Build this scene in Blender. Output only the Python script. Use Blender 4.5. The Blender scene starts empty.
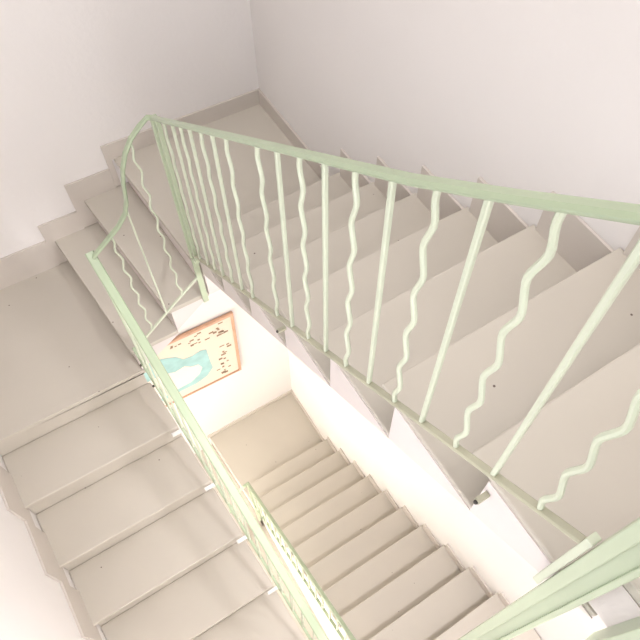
import bpy, bmesh, math, random
from mathutils import Vector, Matrix
random.seed(4)
SC = bpy.context.scene
COL = SC.collection
R_ = .1926          # rise of the upper stairs
T_ = .28            # going

# ------------------------------------------------------------------ helpers
def obj(name, bm, mat, parent=None, bevel=0, smooth=False):
    me = bpy.data.meshes.new(name)
    bmesh.ops.recalc_face_normals(bm, faces=bm.faces)
    bm.to_mesh(me); bm.free()
    me.materials.append(mat)
    if smooth:
        for p in me.polygons: p.use_smooth = True
    o = bpy.data.objects.new(name, me); COL.objects.link(o)
    if parent is not None: o.parent = parent; o.matrix_parent_inverse = parent.matrix_world.inverted()
    if bevel:
        b = o.modifiers.new('bevel', 'BEVEL'); b.width = bevel; b.segments = 2; b.limit_method = 'ANGLE'
    return o
def thing(name, label, cat, loc=(0, 0, 0), group=None):
    o = bpy.data.objects.new(name, None); COL.objects.link(o)
    o.matrix_world = Matrix.Translation(loc)
    o['label'] = label; o['category'] = cat
    if group: o['group'] = group
    bpy.context.view_layer.update()
    return o
def tag(o, label, cat, group=None):
    o['label'] = label; o['category'] = cat
    if group: o['group'] = group
    return o
def struct(name, bm, mat, **k):
    o = obj(name, bm, mat, **k); o['kind'] = 'structure'; return o
def box(bm, a, b):
    v = [bm.verts.new((x, y, z)) for x in (a[0], b[0]) for y in (a[1], b[1]) for z in (a[2], b[2])]
    for f in ((0,1,3,2),(4,6,7,5),(0,4,5,1),(2,3,7,6),(0,2,6,4),(1,5,7,3)):
        bm.faces.new([v[i] for i in f])
def prism(bm, low, high):
    """two matching point rings joined into a solid"""
    a = [bm.verts.new(p) for p in low]; b = [bm.verts.new(p) for p in high]; n = len(a)
    bm.faces.new(a); bm.faces.new(b[::-1])
    for i in range(n): bm.faces.new((a[i], a[(i+1) % n], b[(i+1) % n], b[i]))
def sweep(bm, pts, w, h, side=None, ch=.25):
    """bar of chamfered section w (along side) x h swept through pts"""
    pts = [Vector(p) for p in pts]; n = len(pts); rings = []
    c = ch * min(w, h)
    sec = [(-w/2+c,-h/2),(w/2-c,-h/2),(w/2,-h/2+c),(w/2,h/2-c),(w/2-c,h/2),(-w/2+c,h/2),(-w/2,h/2-c),(-w/2,-h/2+c)]
    for i, p in enumerate(pts):
        t0 = (pts[i]-pts[i-1]).normalized() if i else None
        t1 = (pts[i+1]-pts[i]).normalized() if i < n-1 else None
        t = ((t0 or t1) + (t1 or t0)).normalized()
        if side is None:
            s = t.cross(Vector((0, 0, 1)))
            s = s.normalized() if s.length > .05 else Vector((1, 0, 0))
        else: s = Vector(side)
        s = (s - t * s.dot(t)).normalized()
        u = s.cross(t).normalized()
        k = 1.0
        if t0 and t1:
            k = 1 / max(.6, t.dot(t1))
        flat = side is None
        rings.append([bm.verts.new(p + s*(a*(k if flat else 1)) + u*(b*(1 if flat else k))) for a, b in sec])
    for i in range(n-1):
        for j in range(8):
            bm.faces.new((rings[i][j], rings[i][(j+1) % 8], rings[i+1][(j+1) % 8], rings[i+1][j]))
    bm.faces.new(rings[0][::-1]); bm.faces.new(rings[-1])

# ------------------------------------------------------------------ materials
def lin(c):
    return tuple(((v/255)/12.92 if v/255 <= .04045 else ((v/255+.055)/1.055)**2.4) for v in c) + (1,)
def material(name, rgb, rough=.6, var=.05, scale=3., bump=.0, bscale=60., spec=.5, specks=0., coat=0):
    m = bpy.data.materials.new(name); m.use_nodes = True
    nt = m.node_tree; N = nt.nodes; L = nt.links
    b = N['Principled BSDF']; b.inputs['Roughness'].default_value = rough
    b.inputs['Specular IOR Level'].default_value = spec
    b.inputs['Coat Weight'].default_value = coat
    tc = N.new('ShaderNodeTexCoord')
    nz = N.new('ShaderNodeTexNoise'); nz.inputs['Scale'].default_value = scale; nz.inputs['Detail'].default_value = 5
    L.new(tc.outputs['Object'], nz.inputs['Vector'])
    rp = N.new('ShaderNodeValToRGB'); c = lin(rgb)
    rp.color_ramp.elements[0].position = .3; rp.color_ramp.elements[1].position = .7
    rp.color_ramp.elements[0].color = tuple(x*(1-var) for x in c[:3]) + (1,)
    rp.color_ramp.elements[1].color = tuple(min(1, x*(1+var)) for x in c[:3]) + (1,)
    L.new(nz.outputs['Fac'], rp.inputs['Fac'])
    out = rp.outputs['Color']
    if specks:
        vo = N.new('ShaderNodeTexVoronoi'); vo.inputs['Scale'].default_value = 9
        L.new(tc.outputs['Object'], vo.inputs['Vector'])
        cr = N.new('ShaderNodeValToRGB')
        cr.color_ramp.elements[0].position = specks; cr.color_ramp.elements[0].color = (1, 1, 1, 1)
        cr.color_ramp.elements[1].position = specks*1.5; cr.color_ramp.elements[1].color = (0, 0, 0, 1)
        L.new(vo.outputs['Distance'], cr.inputs['Fac'])
        mx = N.new('ShaderNodeMix'); mx.data_type = 'RGBA'
        L.new(cr.outputs['Color'], mx.inputs[0]); L.new(out, mx.inputs[6])
        mx.inputs[7].default_value = lin((95, 80, 72)); out = mx.outputs[2]
    L.new(out, b.inputs['Base Color'])
    if bump:
        n2 = N.new('ShaderNodeTexNoise'); n2.inputs['Scale'].default_value = bscale; n2.inputs['Detail'].default_value = 3
        L.new(tc.outputs['Object'], n2.inputs['Vector'])
        bp = N.new('ShaderNodeBump'); bp.inputs['Strength'].default_value = bump; bp.inputs['Distance'].default_value = .004
        L.new(n2.outputs['Fac'], bp.inputs['Height']); L.new(bp.outputs['Normal'], b.inputs['Normal'])
    return m
M_wall = material('white_plaster', (232, 228, 225), .8, .02, 1.2, .25, 40)
M_step = material('warm_grey_stone', (192, 185, 173), .55, .03, 2.2, .10, 30, specks=.024)
M_skirt = material('grey_skirting_paint', (203, 195, 186), .6, .03, 3)
M_side = material('white_edge_plaster', (222, 213, 209), .7, .03, 3, .2, 30)
M_rail = material('pale_green_enamel', (163, 177, 148), .38, .04, 4, .1, 50, coat=.2)
M_bal = material('lit_green_enamel', (203, 210, 188), .38, .03, 4, .1, 50, coat=.2)  # lighter copy of the rail enamel, side light put into its colour
M_post = material('mid_green_enamel', (186, 198, 170), .4, .03, 4, .1, 50, coat=.2)
M_bar = material('khaki_green_enamel', (180, 178, 156), .45, .08, 9, .1, 50)
M_frame = material('orange_brown_wood', (206, 164, 138), .5, .1, 14)
M_paper = material('cream_paper', (228, 214, 198), .7, .02, 6)
M_sea = material('turquoise_print', (162, 200, 200), .7, .12, 9)
M_land = material('pale_land_print', (238, 226, 216), .7, .02, 6)
M_ink = material('brown_print', (150, 124, 100), .7, .1, 20)
M_white = material('white_window_paint', (235, 235, 232), .4, .01, 3)
M_metal = material('dark_bolt', (70, 66, 60), .5, .1, 30)
def emit(name, rgb, s):
    m = bpy.data.materials.new(name); m.use_nodes = True; nt = m.node_tree
    b = nt.nodes['Principled BSDF']; b.inputs['Base Color'].default_value = (.8, .8, .8, 1)
    b.inputs['Emission Color'].default_value = lin(rgb); b.inputs['Emission Strength'].default_value = s
    return m
M_pane = emit('daylit_glass', (240, 244, 255), 2.0)
M_pane_low = emit('sunlit_glass', (255, 246, 232), 4.0)

# ------------------------------------------------------------------ levels and plan
XL = -1.99                       # left wall
YN = -5.60                       # near wall
Z_L1, Z_L2 = 0., -3*R_
Z_LB = -8*R_
Z_L3 = -3.717
Z_L4 = Z_L3 - 3*R_
Z_G = Z_L4
YA = -.884                       # first riser of the upper flight (inner corner)
YC = -.835                       # first riser of the flight going down on the left
TC = .2841
XA = -.775
def xc(y): return -1.197 + .060*(-y-.87)
RD = (Z_LB - Z_L3)/11; TD = .2225; YD = -.745; XD = -.865

# ------------------------------------------------------------------ walls
ZB, ZT = Z_G, 6.6
def wallbox(name, a, b):
    bm = bmesh.new(); box(bm, a, b); return struct(name, bm, M_wall)
wallbox('wall_right', (0, YN-.2, ZB-.2), (.2, .2, ZT+.2))
wallbox('wall_far', (XL-.2, 0, ZB-.2), (0, .2, ZT+.2))
# near wall with a window high over the top landing
def wall_with_hole(name, axis, pos, thick, u0, u1, h):
    """axis 'x': wall in plane x=pos spanning y; axis 'y': plane y=pos spanning x; h=(u0,u1,z0,z1)"""
    bm = bmesh.new()
    for (a0, a1, z0, z1) in ((u0, h[0], ZB-.2, ZT+.2), (h[1], u1, ZB-.2, ZT+.2), (h[0], h[1], ZB-.2, h[2]), (h[0], h[1], h[3], ZT+.2)):
        if axis == 'x': box(bm, (pos-thick, a0, z0), (pos, a1, z1))
        else: box(bm, (a0, pos-thick, z0), (a1, pos, z1))
    return struct(name, bm, M_wall)
HN = (-1.85, -.15, 2.1, 4.0)
HM = (-1.85, -.15, -1.0, 1.05)  # added, unseen opening for fill light at mid height
bm = bmesh.new()
for (a0, a1, z0, z1) in ((XL, HN[0], ZB-.2, ZT+.2), (HN[1], 0, ZB-.2, ZT+.2), (HN[0], HN[1], ZB-.2, HM[2]), (HN[0], HN[1], HM[3], HN[2]), (HN[0], HN[1], HN[3], ZT+.2)):
    box(bm, (a0, YN-.2, z0), (a1, YN, z1))
struct('wall_near', bm, M_wall)
HL = (-3.0, -.15, Z_L4+.45, Z_L4+2.35)
HS = (-3.6, -2.0, .7, 2.1)  # added, unseen opening for fill light from the side
bm = bmesh.new()
for (a0, a1, z0, z1) in ((YN-.2, HS[0], HL[3], ZT+.2), (HS[0], HS[1], HL[3], HS[2]), (HS[0], HS[1], HS[3], ZT+.2), (HS[1], 0, HL[3], ZT+.2),
                         (YN-.2, HL[0], ZB-.2, HL[3]), (HL[1], 0, ZB-.2, HL[3]), (HL[0], HL[1], ZB-.2, HL[2])):
    box(bm, (XL-.2, a0, z0), (XL, a1, z1))
struct('wall_left', bm, M_wall)
SK = (-1.85, -.14, -4.4, -.35)      # added, unseen roof light opening: x0, x1, y0, y1
bm = bmesh.new()
box(bm, (XL, YN, ZT), (0, SK[2], ZT+.2)); box(bm, (XL, SK[3], ZT), (0, 0, ZT+.2))
box(bm, (XL, SK[2], ZT), (SK[0], SK[3], ZT+.2)); box(bm, (SK[1], SK[2], ZT), (0, SK[3], ZT+.2))
struct('ceiling', bm, M_wall)
bm = bmesh.new(); box(bm, (XL, YN, Z_G-.2), (0, 0, Z_G)); struct('floor', bm, M_step)
def window(n, axis, pos, h, pane):
    bm = bmesh.new(); f = .05
    u0, u1, z0, z1 = h
    rects = [(u0, u1, z0, z0+f), (u0, u1, z1-f, z1), (u0, u0+f, z0+f, z1-f), (u1-f, u1, z0+f, z1-f), ((u0+u1)/2-f/2, (u0+u1)/2+f/2, z0+f, z1-f)]
    for a0, a1, b0, b1 in rects:
        if axis == 'x': box(bm, (pos-.14, a0, b0), (pos-.09, a1, b1))
        else: box(bm, (a0, pos-.14, b0), (a1, pos-.09, b1))
    o = struct('window_%d' % n, bm, M_white)
    bm = bmesh.new()
    if axis == 'x': box(bm, (pos-.12, u0+f, z0+f), (pos-.11, u1-f, z1-f))
    else: box(bm, (u0+f, pos-.12, z0+f), (u1-f, pos-.11, z1-f))
    g = obj('pane', bm, pane, o); return o
window(1, 'y', YN, HN, M_pane)
window(4, 'y', YN, HM, M_pane)  # added window out of view, brightens the lower flights and far wall
window(5, 'x', XL, HS, M_pane)  # added window out of view, brightens the well and railing sides
window(2, 'x', XL, HL, M_pane_low)
bm = bmesh.new(); f = .05
for a0, a1, b0, b1 in ((SK[0], SK[1], SK[2], SK[2]+f), (SK[0], SK[1], SK[3]-f, SK[3]), (SK[0], SK[0]+f, SK[2]+f, SK[3]-f), (SK[1]-f, SK[1], SK[2]+f, SK[3]-f), (SK[0]+f, SK[1]-f, -2.0, -1.95)):
    box(bm, (a0, b0, ZT+.08), (a1, b1, ZT+.13))
o = struct('window_3', bm, M_white)  # added roof window out of view, evens out the upper light
bm = bmesh.new(); box(bm, (SK[0]+f, SK[2]+f, ZT+.10), (SK[1]-f, SK[3]-f, ZT+.11)); obj('pane', bm, M_pane, o)

# ------------------------------------------------------------------ stairs
def flight_up(root, n, y0, t, r, z0, x0, x1, over, h, strip=.045, soff=.015, last=True, sk_h=.166, sk_f=.04):
    """climbs toward -y; wall at x1, open edge at x0"""
    for k in range(1, n+1):
        Y = y0-(k-1)*t; z = z0+k*r
        bm = bmesh.new()
        a = [(Y+over, z), (Y+over, z-.013), (Y, z-.015), (Y, z-r), (Y, z-r-soff), (Y-t, z-soff), (Y-t, z)]
        prism(bm, [(x0, y, q) for y, q in a], [(x1-.001, y, q) for y, q in a])
        o = obj('step', bm, M_step, root, bevel=.004)
        bm = bmesh.new()
        a = [(Y+.0005, z-.0135), (Y+.0005, z-r-soff), (Y-t, z-soff-.001), (Y-t, z-.0135)]
        prism(bm, [(x0-.003, y, q) for y, q in a], [(x0, y, q) for y, q in a])
        obj('open_edge', bm, M_side, root)
    bm = bmesh.new()
    for k in range(1, n+1):
        Y = y0-(k-1)*t; z = z0+k*r
        box(bm, (x1-.012, Y-t+sk_f-.0002, z-.12), (x1-.001, Y+sk_f, z+sk_h))
    obj('skirting', bm, M_skirt, root)

def landing(name, label, poly, z, th, group=None, skirts=(), face=None, under=None):
    root = thing(name, label, 'landing', (poly[0][0], poly[0][1], z))
    q = face or poly
    ins = lambda P: [(min(max(x, XL+.002), -.002), min(max(y, YN+.002), -.002)) for x, y in P]
    q = ins(q); poly = ins(poly)
    bm = bmesh.new()
    prism(bm, [(x, y, z-.03) for x, y in poly], [(x, y, z) for x, y in poly])
    obj('slab_top', bm, M_step, root, bevel=.005)
    bm = bmesh.new()
    prism(bm, [(x, y, z-th) for x, y in q], [(x, y, z-.03) for x, y in q])
    obj('slab', bm, under or M_side, root)
    if skirts:
        bm = bmesh.new()
        for a, b, hh in skirts: box(bm, (a[0], a[1], z-.001), (b[0], b[1], z+hh))
        obj('skirting', bm, M_skirt, root)
    return root

# upper flight on the right
A = thing('stair_flight', 'nearest grey stair flight along the right wall, behind the long green railing', 'staircase', (-.39, YA, 0))
flight_up(A, 7, YA, T_, R_, 0, XA, 0, .06, 0)
# top landing
landing('landing', 'top landing edge at the head of the right flight, behind the nearest green post',
        [(XA, YA-7*T_+.04), (0, YA-7*T_+.04), (0, YN), (XL, YN), (XL, -2.92), (XA, -2.92)], 8*R_, .18)
# corner landing L1 at z=0
landing('landing', 'upper corner landing where the right flight meets the three short steps',
        [(-.849, 0), (0, 0), (0, YA), (XA-.001, YA), (-.785, -.866)], 0, .19,
        skirts=(((-.889, -.012, 0), (-.012, -.001, 0), .095), ((-.012, YA+.04, 0), (-.001, -.001, 0), .095)),
        face=[(-.82, 0), (0, 0), (0, YA), (XA, YA), (-.775, -.868)])
# three short steps along the far wall
def short_steps(root, z0, shade=False):
    wall = [-.849, -1.068, -1.29]; well = [-.785, -.983, -1.218]
    for k in (1, 2):
        z = z0-k*R_
        xa0, xb0 = wall[k-1]+.03, well[k-1]+.012
        xa, xb = wall[k], well[k]
        bm = bmesh.new()
        prism(bm, [(xa, 0, z-.03), (xa0, 0, z-.03), (xb0, -.866, z-.03), (xb, -.866, z-.03)],
                  [(xa, 0, z), (xa0, 0, z), (xb0, -.866, z), (xb, -.866, z)])
        obj('step', bm, M_step, root, bevel=.004)
        bm = bmesh.new()      # body with sloped soffit
        fa, fb = xa+.02, xb+.012
        lo = [(fa, 0, z-R_), (fa, 0, z-.03), (xa0, 0, z-.03), (xa0, 0, z-.06)]
        hi = [(fb, -.864, z-R_), (fb, -.864, z-.03), (xb0, -.864, z-.03), (xb0, -.864, z-.012-.02)]
        prism(bm, lo, hi); obj('step_body', bm, M_side, root)
    bm = bmesh.new()
    fronts = [-.89, -1.124, -1.330]
    box(bm, (-.889, -.012, z0-.185), (-.86, -.001, z0+.0))
    for k in (1, 2):
        z = z0-k*R_
        box(bm, (fronts[k], -.012, z-.185), (fronts[k-1], -.001, z+.135))
    obj('skirting', bm, M_skirt, root)
B = thing('stair_flight', 'short flight of steps against the far wall, between upper corner landing and broad left landing', 'staircase', (-1.03, -.43, Z_L2))
short_steps(B, 0)
# left landing L2
landing('landing', 'left landing with broad grey floor below the three short steps',
        [(XL, 0), (-1.27, 0), (-1.206, -.868), (-1.197, -.868), (-1.197, YC-.03), (XL, YC-.03)], Z_L2, .207,
        skirts=(((XL, -.012, 0), (-1.330, 0, 0), .21), ((XL, YC-.12, 0), (XL+.012, -.012, 0), .21)),
        face=[(XL+.001, -.001), (-1.275, -.001), (-1.212, YC), (XL+.001, YC)], under=M_step)

# flight going down on the left
def flight_down(root, n, y0, t, r, z0, x0, x1f, over, sk_h=.25, sk_f=.12):
    """drops toward -y from the landing edge y0; wall at x0, open edge x1f(y); n treads"""
    for k in range(1, n+1):
        Yb = y0-(k-1)*t; Yf = y0-k*t; z = z0-k*r          # tread from Yb (back) to Yf (front)
        bm = bmesh.new()
        a = [(Yb, z), (Yb, z-.015), (Yf, z-r-.015), (Yf, z-.032), (Yf-over, z-.030), (Yf-over, z)]
        prism(bm, [(x0+.001, y, q) for y, q in a], [(x1f(y)-.003, y, q) for y, q in a])
        obj('step', bm, M_step, root, bevel=.006)
        bm = bmesh.new()
        a = [(Yb, z-.012), (Yb, z-.016), (Yf, z-r-.016), (Yf, z-.012)]
        prism(bm, [(x1f(y)-.003, y, q) for y, q in a], [(x1f(y), y, q) for y, q in a])
        obj('open_edge', bm, M_side, root)
    bm = bmesh.new()
    for k in range(1, n+1):
        Yb = y0-(k-1)*t; z = z0-k*r
        box(bm, (x0+.001, Yb-t-sk_f, z-.06), (x0+.012, Yb-sk_f, z+sk_h))
    obj('skirting', bm, M_skirt, root)
C = thing('stair_flight', 'left stair flight going down from the broad landing under the olive-green handrail', 'staircase', (-1.6, YC, Z_LB))
flight_down(C, 4, YC, TC, R_, Z_L2, XL, xc, .03)
# half landing below the camera
yl = YC-4*TC
landing('landing', 'lower half landing at the foot of the left flight',
        [(XL, yl), (xc(yl), yl), (xc(-2.85), -2.90), (XD, YD-10*TD+.03), (0, YD-10*TD+.03), (0, YN), (XL, YN)], Z_LB, .18)
# lower right flight
D = thing('stair_flight', 'distant sunlit stair flight seen down the well, below the right flight', 'staircase', (-.43, YD, Z_L3))
flight_up(D, 10, YD, TD, RD, Z_L3, XD, 0, .045, 0, sk_h=.09, sk_f=.03)
# landing with the map
landing('landing', 'bottom corner landing on the floor of the stairwell near the framed map',
        [(-.93, 0), (0, 0), (0, YD), (XD, YD), (-.885, -.90)], Z_L3, Z_L3-Z_L4-.002,
        skirts=(((-.95, -.010, 0), (-.010, 0, 0), .05), ((-.010, YD+.03, 0), (0, 0, 0), .06)))
E_ = thing('stair_flight', 'sunlit short steps beside the bottom corner landing, mostly behind the left flight', 'staircase', (-1.1, -.43, Z_L4))
for k, x in ((1, -.93), (2, -1.15)):
    bm = bmesh.new(); e = .046 if k == 1 else .03
    q = [(x-.215, -.002), (x-.002, -.002), (x-.002+e, -.89), (x-.215+.03, -.89)]
    prism(bm, [(a, b, Z_L4+.001) for a, b in q], [(a, b, Z_L3-k*R_) for a, b in q]); obj('step', bm, M_step, E_, bevel=.005)
# solid white wall carrying the open side of the lower right flight
bm = bmesh.new()
n_ = 10; ya, yb = YD-.03, YD-n_*TD
za, zb = Z_L3-.05, Z_L3+RD*n_-.05
prism(bm, [(XD+.005, ya, Z_G), (XD+.005, ya, za), (XD+.005, yb, zb), (XD+.005, yb, Z_G)], [(XD+.09, ya, Z_G), (XD+.09, ya, za), (XD+.09, yb, zb), (XD+.09, yb, Z_G)])
struct('wall_inner', bm, M_wall)

# ------------------------------------------------------------------ railings
BAL = .0106
def wavy(p0, p1, d, amp=.0064, lam=.128, ph=0.):
    p0, p1 = Vector(p0), Vector(p1); H = (p1-p0).length; n = 56; pts = []
    for i in range(n+1):
        s = i/n*H
        e = min(1, s/.03, (H-s)/.05)
        w = math.sin(2*math.pi*s/lam + ph)
        w = w - math.sin(3*(2*math.pi*s/lam + ph))/22
        pts.append(p0 + (p1-p0)*(i/n) + Vector(d)*(amp*w*max(0, e)))
    return pts
def baluster(root, p0, p1, d, side, wv, ph=0., size=BAL):
    bm = bmesh.new()
    if wv:
        sweep(bm, wavy(p0, p1, d, ph=ph), size, size, side=side, ch=.3)
        o = obj('wavy_baluster', bm, M_bal, root)
    else:
        sweep(bm, [p0, p1], size, size, side=side, ch=.2)
        o = obj('straight_baluster', bm, M_bal, root)
    return o
XR = -.80
def hzA(y): return 1.700 + .690*(-y-2.018) + .09*max(0, -y-2.3)
def bzA(y): return 1.012 + .755*(-y-2.018)
RU = thing('stair_railing', 'pale green metal railing with wavy and straight bars around the upper stairwell', 'railing', (XR, -.89, -.22))
ys = [-1.0, -1.10, -1.184, -1.270, -1.366, -1.456, -1.552, -1.736, -1.832, -1.928, -2.018, -2.114, -2.208, -2.302, -2.388, -2.483, -2.572, -2.665]
tp = 'wswswsw' + 'wswswswswsw'
for y, c in zip(ys, tp):
    baluster(RU, (XR, y, bzA(y)+.004), (XR, y, hzA(y)-.006), (0, 1, 0), (1, 0, 0), c == 'w', ph=math.pi*.2)
# handrails: one continuous bar over the three runs
bm = bmesh.new()
XH = XR-.005
hand = [(XH, -2.80, hzA(-2.80)), (XH, -2.6, hzA(-2.6)), (XH, -2.42, hzA(-2.42)), (XH, -2.25, hzA(-2.25)), (XH, -1.8, hzA(-1.8)), (XH, -.95, hzA(-.95)), (XR-.008, -.905, .935), (-.822, -.89, .93), (-.855, -.888, .905), (-.895, -.888, .868), (-.93, -.888, .815), (-.955, -.888, .755),
        (-.971, -.888, .69), (-.984, -.888, .60), (-1.003, -.888, .545), (-1.044, -.889, .495), (-1.118, -.890, .437), (-1.178, -.892, .392)]
sweep(bm, hand, .025, .012, ch=.4)
obj('handrail', bm, M_rail, RU)
def hx(y): return -1.180+.066*(-y-.89)
def hzC(y): return .392 + .68*(y+.89)
bm = bmesh.new()
sweep(bm, [(hx(y), y, hzC(y)) for y in (-.872, -1.4, -2.0, -2.6, -2.95)], .037, .012, ch=.4)
obj('handrail', bm, M_rail, RU)
# bottom bars
bm = bmesh.new(); sweep(bm, [(XR, -.895, bzA(-.895)), (XR, -2.74, bzA(-2.74))], .017, .009, ch=.3); obj('bottom_bar', bm, M_bar, RU)
bm = bmesh.new(); sweep(bm, [(-.797, -.89, -.003), (-.943, -.89, -.121), (-1.165, -.89, -.310)], .012, .010, ch=.2); obj('bottom_bar', bm, M_bal, RU)
def bzC(y): return -.31 + .70*(y+.89)
def bxC(y): return hx(y)-.017
bm = bmesh.new(); sweep(bm, [(bxC(y), y, bzC(y)) for y in (-.89, -1.6, -2.3, -2.95)], .016, .012, ch=.3); obj('bottom_bar', bm, M_rail, RU)
for x, c in ((-.902, 'w'), (-.995, 's'), (-1.085, 'w')):
    zt = {-.902: .86, -.995: .56, -1.085: .46}[x]
    zb = -.003 - (-.797-x)*.80
    baluster(RU, (x, -.89, zb), (x, -.89, zt), (1, 0, 0), (0, 1, 0), c == 'w', size=.0085)
y = -.985; i = 0
while y > -2.95:
    baluster(RU, (bxC(y), y, bzC(y)), (hx(y), y, hzC(y)-.005), (0, 1, 0), (1, 0, 0), i % 2 == 0, size=.010)
    y -= .0925; i += 1
# corner newels
def post(root, x, y, z0, z1, w=.022, d=.016, name='newel_post'):
    bm = bmesh.new(); box(bm, (x-w/2, y-d/2, z0), (x+w/2, y+d/2, z1)); return obj(name, bm, M_post, root, bevel=.002)
post(RU, XR, -.888, -.215, .925, .026, .018)
post(RU, XR, -.928, .14, .945, .016, .016)
post(RU, XR-.0, -.908, .135, .16, .02, .05, 'bracket')
post(RU, hx(-.89), -.885, -.72, .385, .018, .018)
post(RU, hx(-.98)-.012, -.95, -.42, -.36, .03, .06, 'bracket')
for yy, zz in ((-.95, -.39), (-1.04, -.47)):
    bm = bmesh.new(); bmesh.ops.create_uvsphere(bm, u_segments=10, v_segments=6, radius=.007, matrix=Matrix.Translation((hx(yy)-.028, yy, zz))); obj('bolt', bm, M_metal, RU, smooth=True)
# near newel: two uprights joined by a web
NW = [post(RU, XR, -2.766, .25, 2.245, .034, .022), post(RU, XR, -2.806, .25, 2.40, .034, .010)]
bm = bmesh.new(); box(bm, (XR-.006, -2.803, .25), (XR+.010, -2.775, 2.24)); obj('newel_web', bm, M_post, RU)
bm = bmesh.new(); box(bm, (XR-.014, -2.752, 1.315), (XR+.006, -2.738, 1.60)); obj('splice_plate', bm, M_bal, RU, bevel=.002)
post(RU, XR-.0, -2.90, 1.30, 2.42, .05, .07)
bm = bmesh.new(); sweep(bm, [(XR, -2.79, 2.245), (XR, -2.86, 2.41), (XR-.04, -2.90, 2.42), (-1.5, -2.90, 2.42), (XL+.02, -2.90, 2.42)], .037, .012, ch=.4); obj('handrail', bm, M_rail, RU)
bm = bmesh.new(); sweep(bm, [(XR, -2.90, 1.66), (XL+.02, -2.90, 1.66)], .03, .010); obj('bottom_bar', bm, M_rail, RU)
x = XR-.1; i = 0
while x > XL+.05:
    baluster(RU, (x, -2.90, 1.66), (x, -2.90, 2.415), (1, 0, 0), (0, 1, 0), i % 2 == 0); x -= .0925; i += 1
for k in (1, 4, 7):          # fixings on the open side of the right flight
    yy = YA-(k-1)*T_-.012; zz = k*R_-.055
    bm = bmesh.new(); box(bm, (XR-.006, yy-.006, zz-.006), (XA-.004, yy+.006, zz+.006)); br = obj('bracket', bm, M_bar, RU)
    bm = bmesh.new(); bmesh.ops.create_uvsphere(bm, u_segments=10, v_segments=6, radius=.005, matrix=Matrix.Translation((XR-.008, yy, zz))); obj('bolt', bm, M_metal, br, smooth=True)
for k in (1, 2, 3, 4):       # lugs tying the left railing to the steps; white stands in for sunlight
    yy = YC-k*TC-.030-.012; zz = Z_L2-k*R_-.045
    bm = bmesh.new(); box(bm, (xc(yy)-.05, yy-.008, zz-.010), (bxC(yy)+.004, yy+.008, zz+.010)); obj('bracket', bm, M_white, RU)['label'] = 'bracket with sunlight painted white'
# lower railing
RD_ = thing('stair_railing', 'small bright railing deep in the well beside the distant sunlit flight', 'railing', (-.89, -.93, Z_L3))
XW = -.893
def hzD(y): return -2.80 + .80*(-y-.93)
def bzD(y): return -3.42 + .82*(-y-.93)
bm = bmesh.new(); sweep(bm, [(-1.25, -.93, -3.3), (-1.1, -.93, -3.2), (-1.02, -.93, -2.90), (-.93, -.93, -2.81), (XW, -.93, -2.80), (XW, -.96, hzD(-.96)), (XW, -2.88, hzD(-2.88))], .026, .012, ch=.4); obj('handrail', bm, M_rail, RD_)
bm = bmesh.new(); sweep(bm, [(XW, -.93, bzD(-.93)), (XW, -2.88, bzD(-2.88))], .022, .012); obj('bottom_bar', bm, M_rail, RD_)
y = -1.0; i = 0
while y > -2.86:
    baluster(RD_, (XW, y, bzD(y)), (XW, y, hzD(y)-.005), (0, 1, 0), (1, 0, 0), i % 2 == 0, size=.013); y -= .0925; i += 1
post(RD_, XW, -.93, Z_L3-.2, -2.81, .026, .02)

# ------------------------------------------------------------------ framed map
MP = thing('framed_map', 'framed map in an orange-brown wooden frame with a turquoise sea, hanging on the far wall', 'map', (-.96, 0, -2.22))
W2, H2 = .50, .45
def mbox(bm, x0, x1, z0, z1, y0, y1):
    box(bm, (-.96+x0, y0, -2.22+z0), (-.96+x1, y1, -2.22+z1))
bm = bmesh.new(); f = .022
mbox(bm, -W2, W2, H2-f*1.4, H2, -.028, -.004); mbox(bm, -W2, W2, -H2, -H2+f*.6, -.028, -.004)
mbox(bm, -W2, -W2+f, -H2+f*.6, H2-f*1.4, -.028, -.004); mbox(bm, W2-f, W2, -H2+f*.6, H2-f*1.4, -.028, -.004)
obj('frame', bm, M_frame, MP, bevel=.002)
bm = bmesh.new(); mbox(bm, -W2+f, W2-f, -H2+f*.6, H2-f*1.4, -.015, -.006); sheet = obj('map_sheet', bm, M_paper, MP)
def plate(name, pts, mat, y):
    bm = bmesh.new(); prism(bm, [(-.96+a, y, -2.22+b) for a, b in pts], [(-.96+a, y+.0015, -2.22+b) for a, b in pts]); return obj(name, bm, mat, sheet)
sea = [(-.44, .28), (-.30, .27), (-.2, .30), (-.1, .26), (.0, .20), (.05, .12), (.12, .11), (.19, .13), (.24, .11), (.25, -.08), (.26, -.2), (.2, -.29), (.1, -.33), (-.02, -.33), (-.2, -.35), (-.44, -.34)]
plate('sea_print', sea, M_sea, -.0170)
land = [(-.43, .06), (-.28, .04), (-.14, .05), (-.04, .0), (.04, .02), (.09, -.03), (.15, -.05), (.175, -.12), (.14, -.2), (.06, -.26), (-.04, -.27), (-.2, -.29), (-.43, -.28)]
plate('land_print', land, M_land, -.0190)
bm = bmesh.new()
rr = random.Random(7)
for (x0, x1, z0, z1, n) in ((.12, .27, .24, .38, 9), (.30, .44, .16, .38, 10), (.33, .44, -.32, .1, 12), (-.02, .1, .34, .39, 4), (.3, .42, -.38, -.28, 6)):
    for i in range(n):
        cx = rr.uniform(x0, x1); cz = rr.uniform(z0, z1); w = rr.uniform(.009, .022); h = rr.uniform(.004, .013)
        bm = bmesh.new(); mbox(bm, cx-w, cx+w, cz-h, cz+h, -.0165, -.0145)
        obj('printed_note', bm, M_ink, sheet)
MP.matrix_world = Matrix.Translation((-.948, -.004, -2.227)) @ Matrix.Rotation(math.radians(2.5), 4, 'Y')

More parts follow.
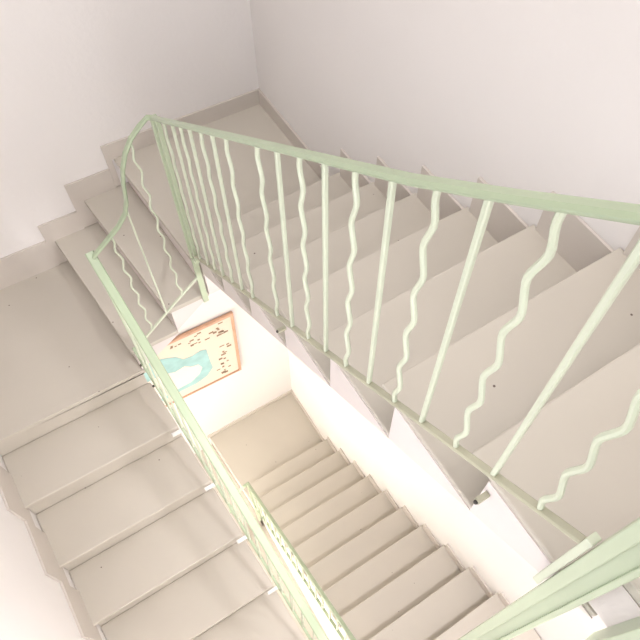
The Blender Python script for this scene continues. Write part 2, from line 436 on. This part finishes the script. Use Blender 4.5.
# ------------------------------------------------------------------ lights
def area(name, loc, direction, sx, sy, power, rgb, spread=180):
    l = bpy.data.lights.new(name, 'AREA'); l.shape = 'RECTANGLE'; l.size = sx; l.size_y = sy
    l.energy = power; l.color = lin(rgb)[:3]; l.spread = math.radians(spread)
    o = bpy.data.objects.new(name, l); COL.objects.link(o); o.location = loc
    o.rotation_euler = Vector(direction).to_track_quat('-Z', 'Y').to_euler(); return o
area('added_skylight_fill', ((SK[0]+SK[1])/2, (SK[2]+SK[3])/2, ZT+.06), (0, 0, -1), 1.6, 3.9, 72, (255, 249, 244))  # fill from the added roof light
area('window_light', ((HN[0]+HN[1])/2, YN-.05, (HN[2]+HN[3])/2), (0, 1, -.1), 1.6, 1.8, 28, (244, 246, 255))
area('lower_window_light', (XL-.05, (HL[0]+HL[1])/2, (HL[2]+HL[3])/2), (1, .1, -.05), 2.75, 1.7, 8.5, (244, 245, 255))

area('middle_fill_light', ((HM[0]+HM[1])/2, YN-.05, (HM[2]+HM[3])/2), (0, 1, -.1), 1.6, 1.9, 29, (255, 249, 240))  # fill from the added near-wall window under the top landing
t = thing('added_fill_lamp', 'added unseen fill lamp, flat round white, under the slab of the top landing', 'lamp', (-.42, -3.15, 8*R_-.18))  # unseen lamp added to brighten the lower right flight
bm = bmesh.new(); bmesh.ops.create_cone(bm, cap_ends=True, segments=32, radius1=.15, radius2=.17, depth=.05, matrix=Matrix.Translation((-.42, -3.15, 8*R_-.206)))
obj('fill_lamp_body', bm, M_white, t)
area('lower_fill_light', (-.42, -3.15, 8*R_-.235), (0, .25, -1), .26, .26, 72, (250, 247, 252))  # fill for the lower flight, from the added lamp
# fill light at the added, unseen window in the left wall
area('side_fill_light', (XL-.05, (HS[0]+HS[1])/2, (HS[2]+HS[3])/2), (1, .15, -.1), 1.5, 1.3, 3, (250, 250, 255))
w = bpy.data.worlds.new('world'); SC.world = w; w.use_nodes = True
w.node_tree.nodes['Background'].inputs[0].default_value = (.85, .9, 1, 1)
w.node_tree.nodes['Background'].inputs[1].default_value = .5

# ------------------------------------------------------------------ camera
cam = bpy.data.cameras.new('camera'); co = bpy.data.objects.new('camera', cam); COL.objects.link(co)
X = Vector((0.831369, -0.552162, 0.0628)); Y = Vector((0.44467, 0.728751, 0.52076)); Zv = Vector((-0.333309, -0.405018, 0.85139))
m = Matrix((X, Y, Zv)).transposed().to_4x4(); m.translation = Vector((-1.228357, -2.731098, 2.520547))
co.matrix_world = m
cam.sensor_width = 36; cam.sensor_fit = 'HORIZONTAL'; cam.lens = 660.38/640*36
cam.shift_x = -(376.97-320)/640; cam.shift_y = (322.69-320)/640
cam.clip_start = .01
SC.camera = co
SC.view_settings.view_transform = 'Standard'; SC.view_settings.look = 'None'
SC.view_settings.gamma = 1; SC.view_settings.use_curve_mapping = False
SC.view_settings.exposure = 0.19
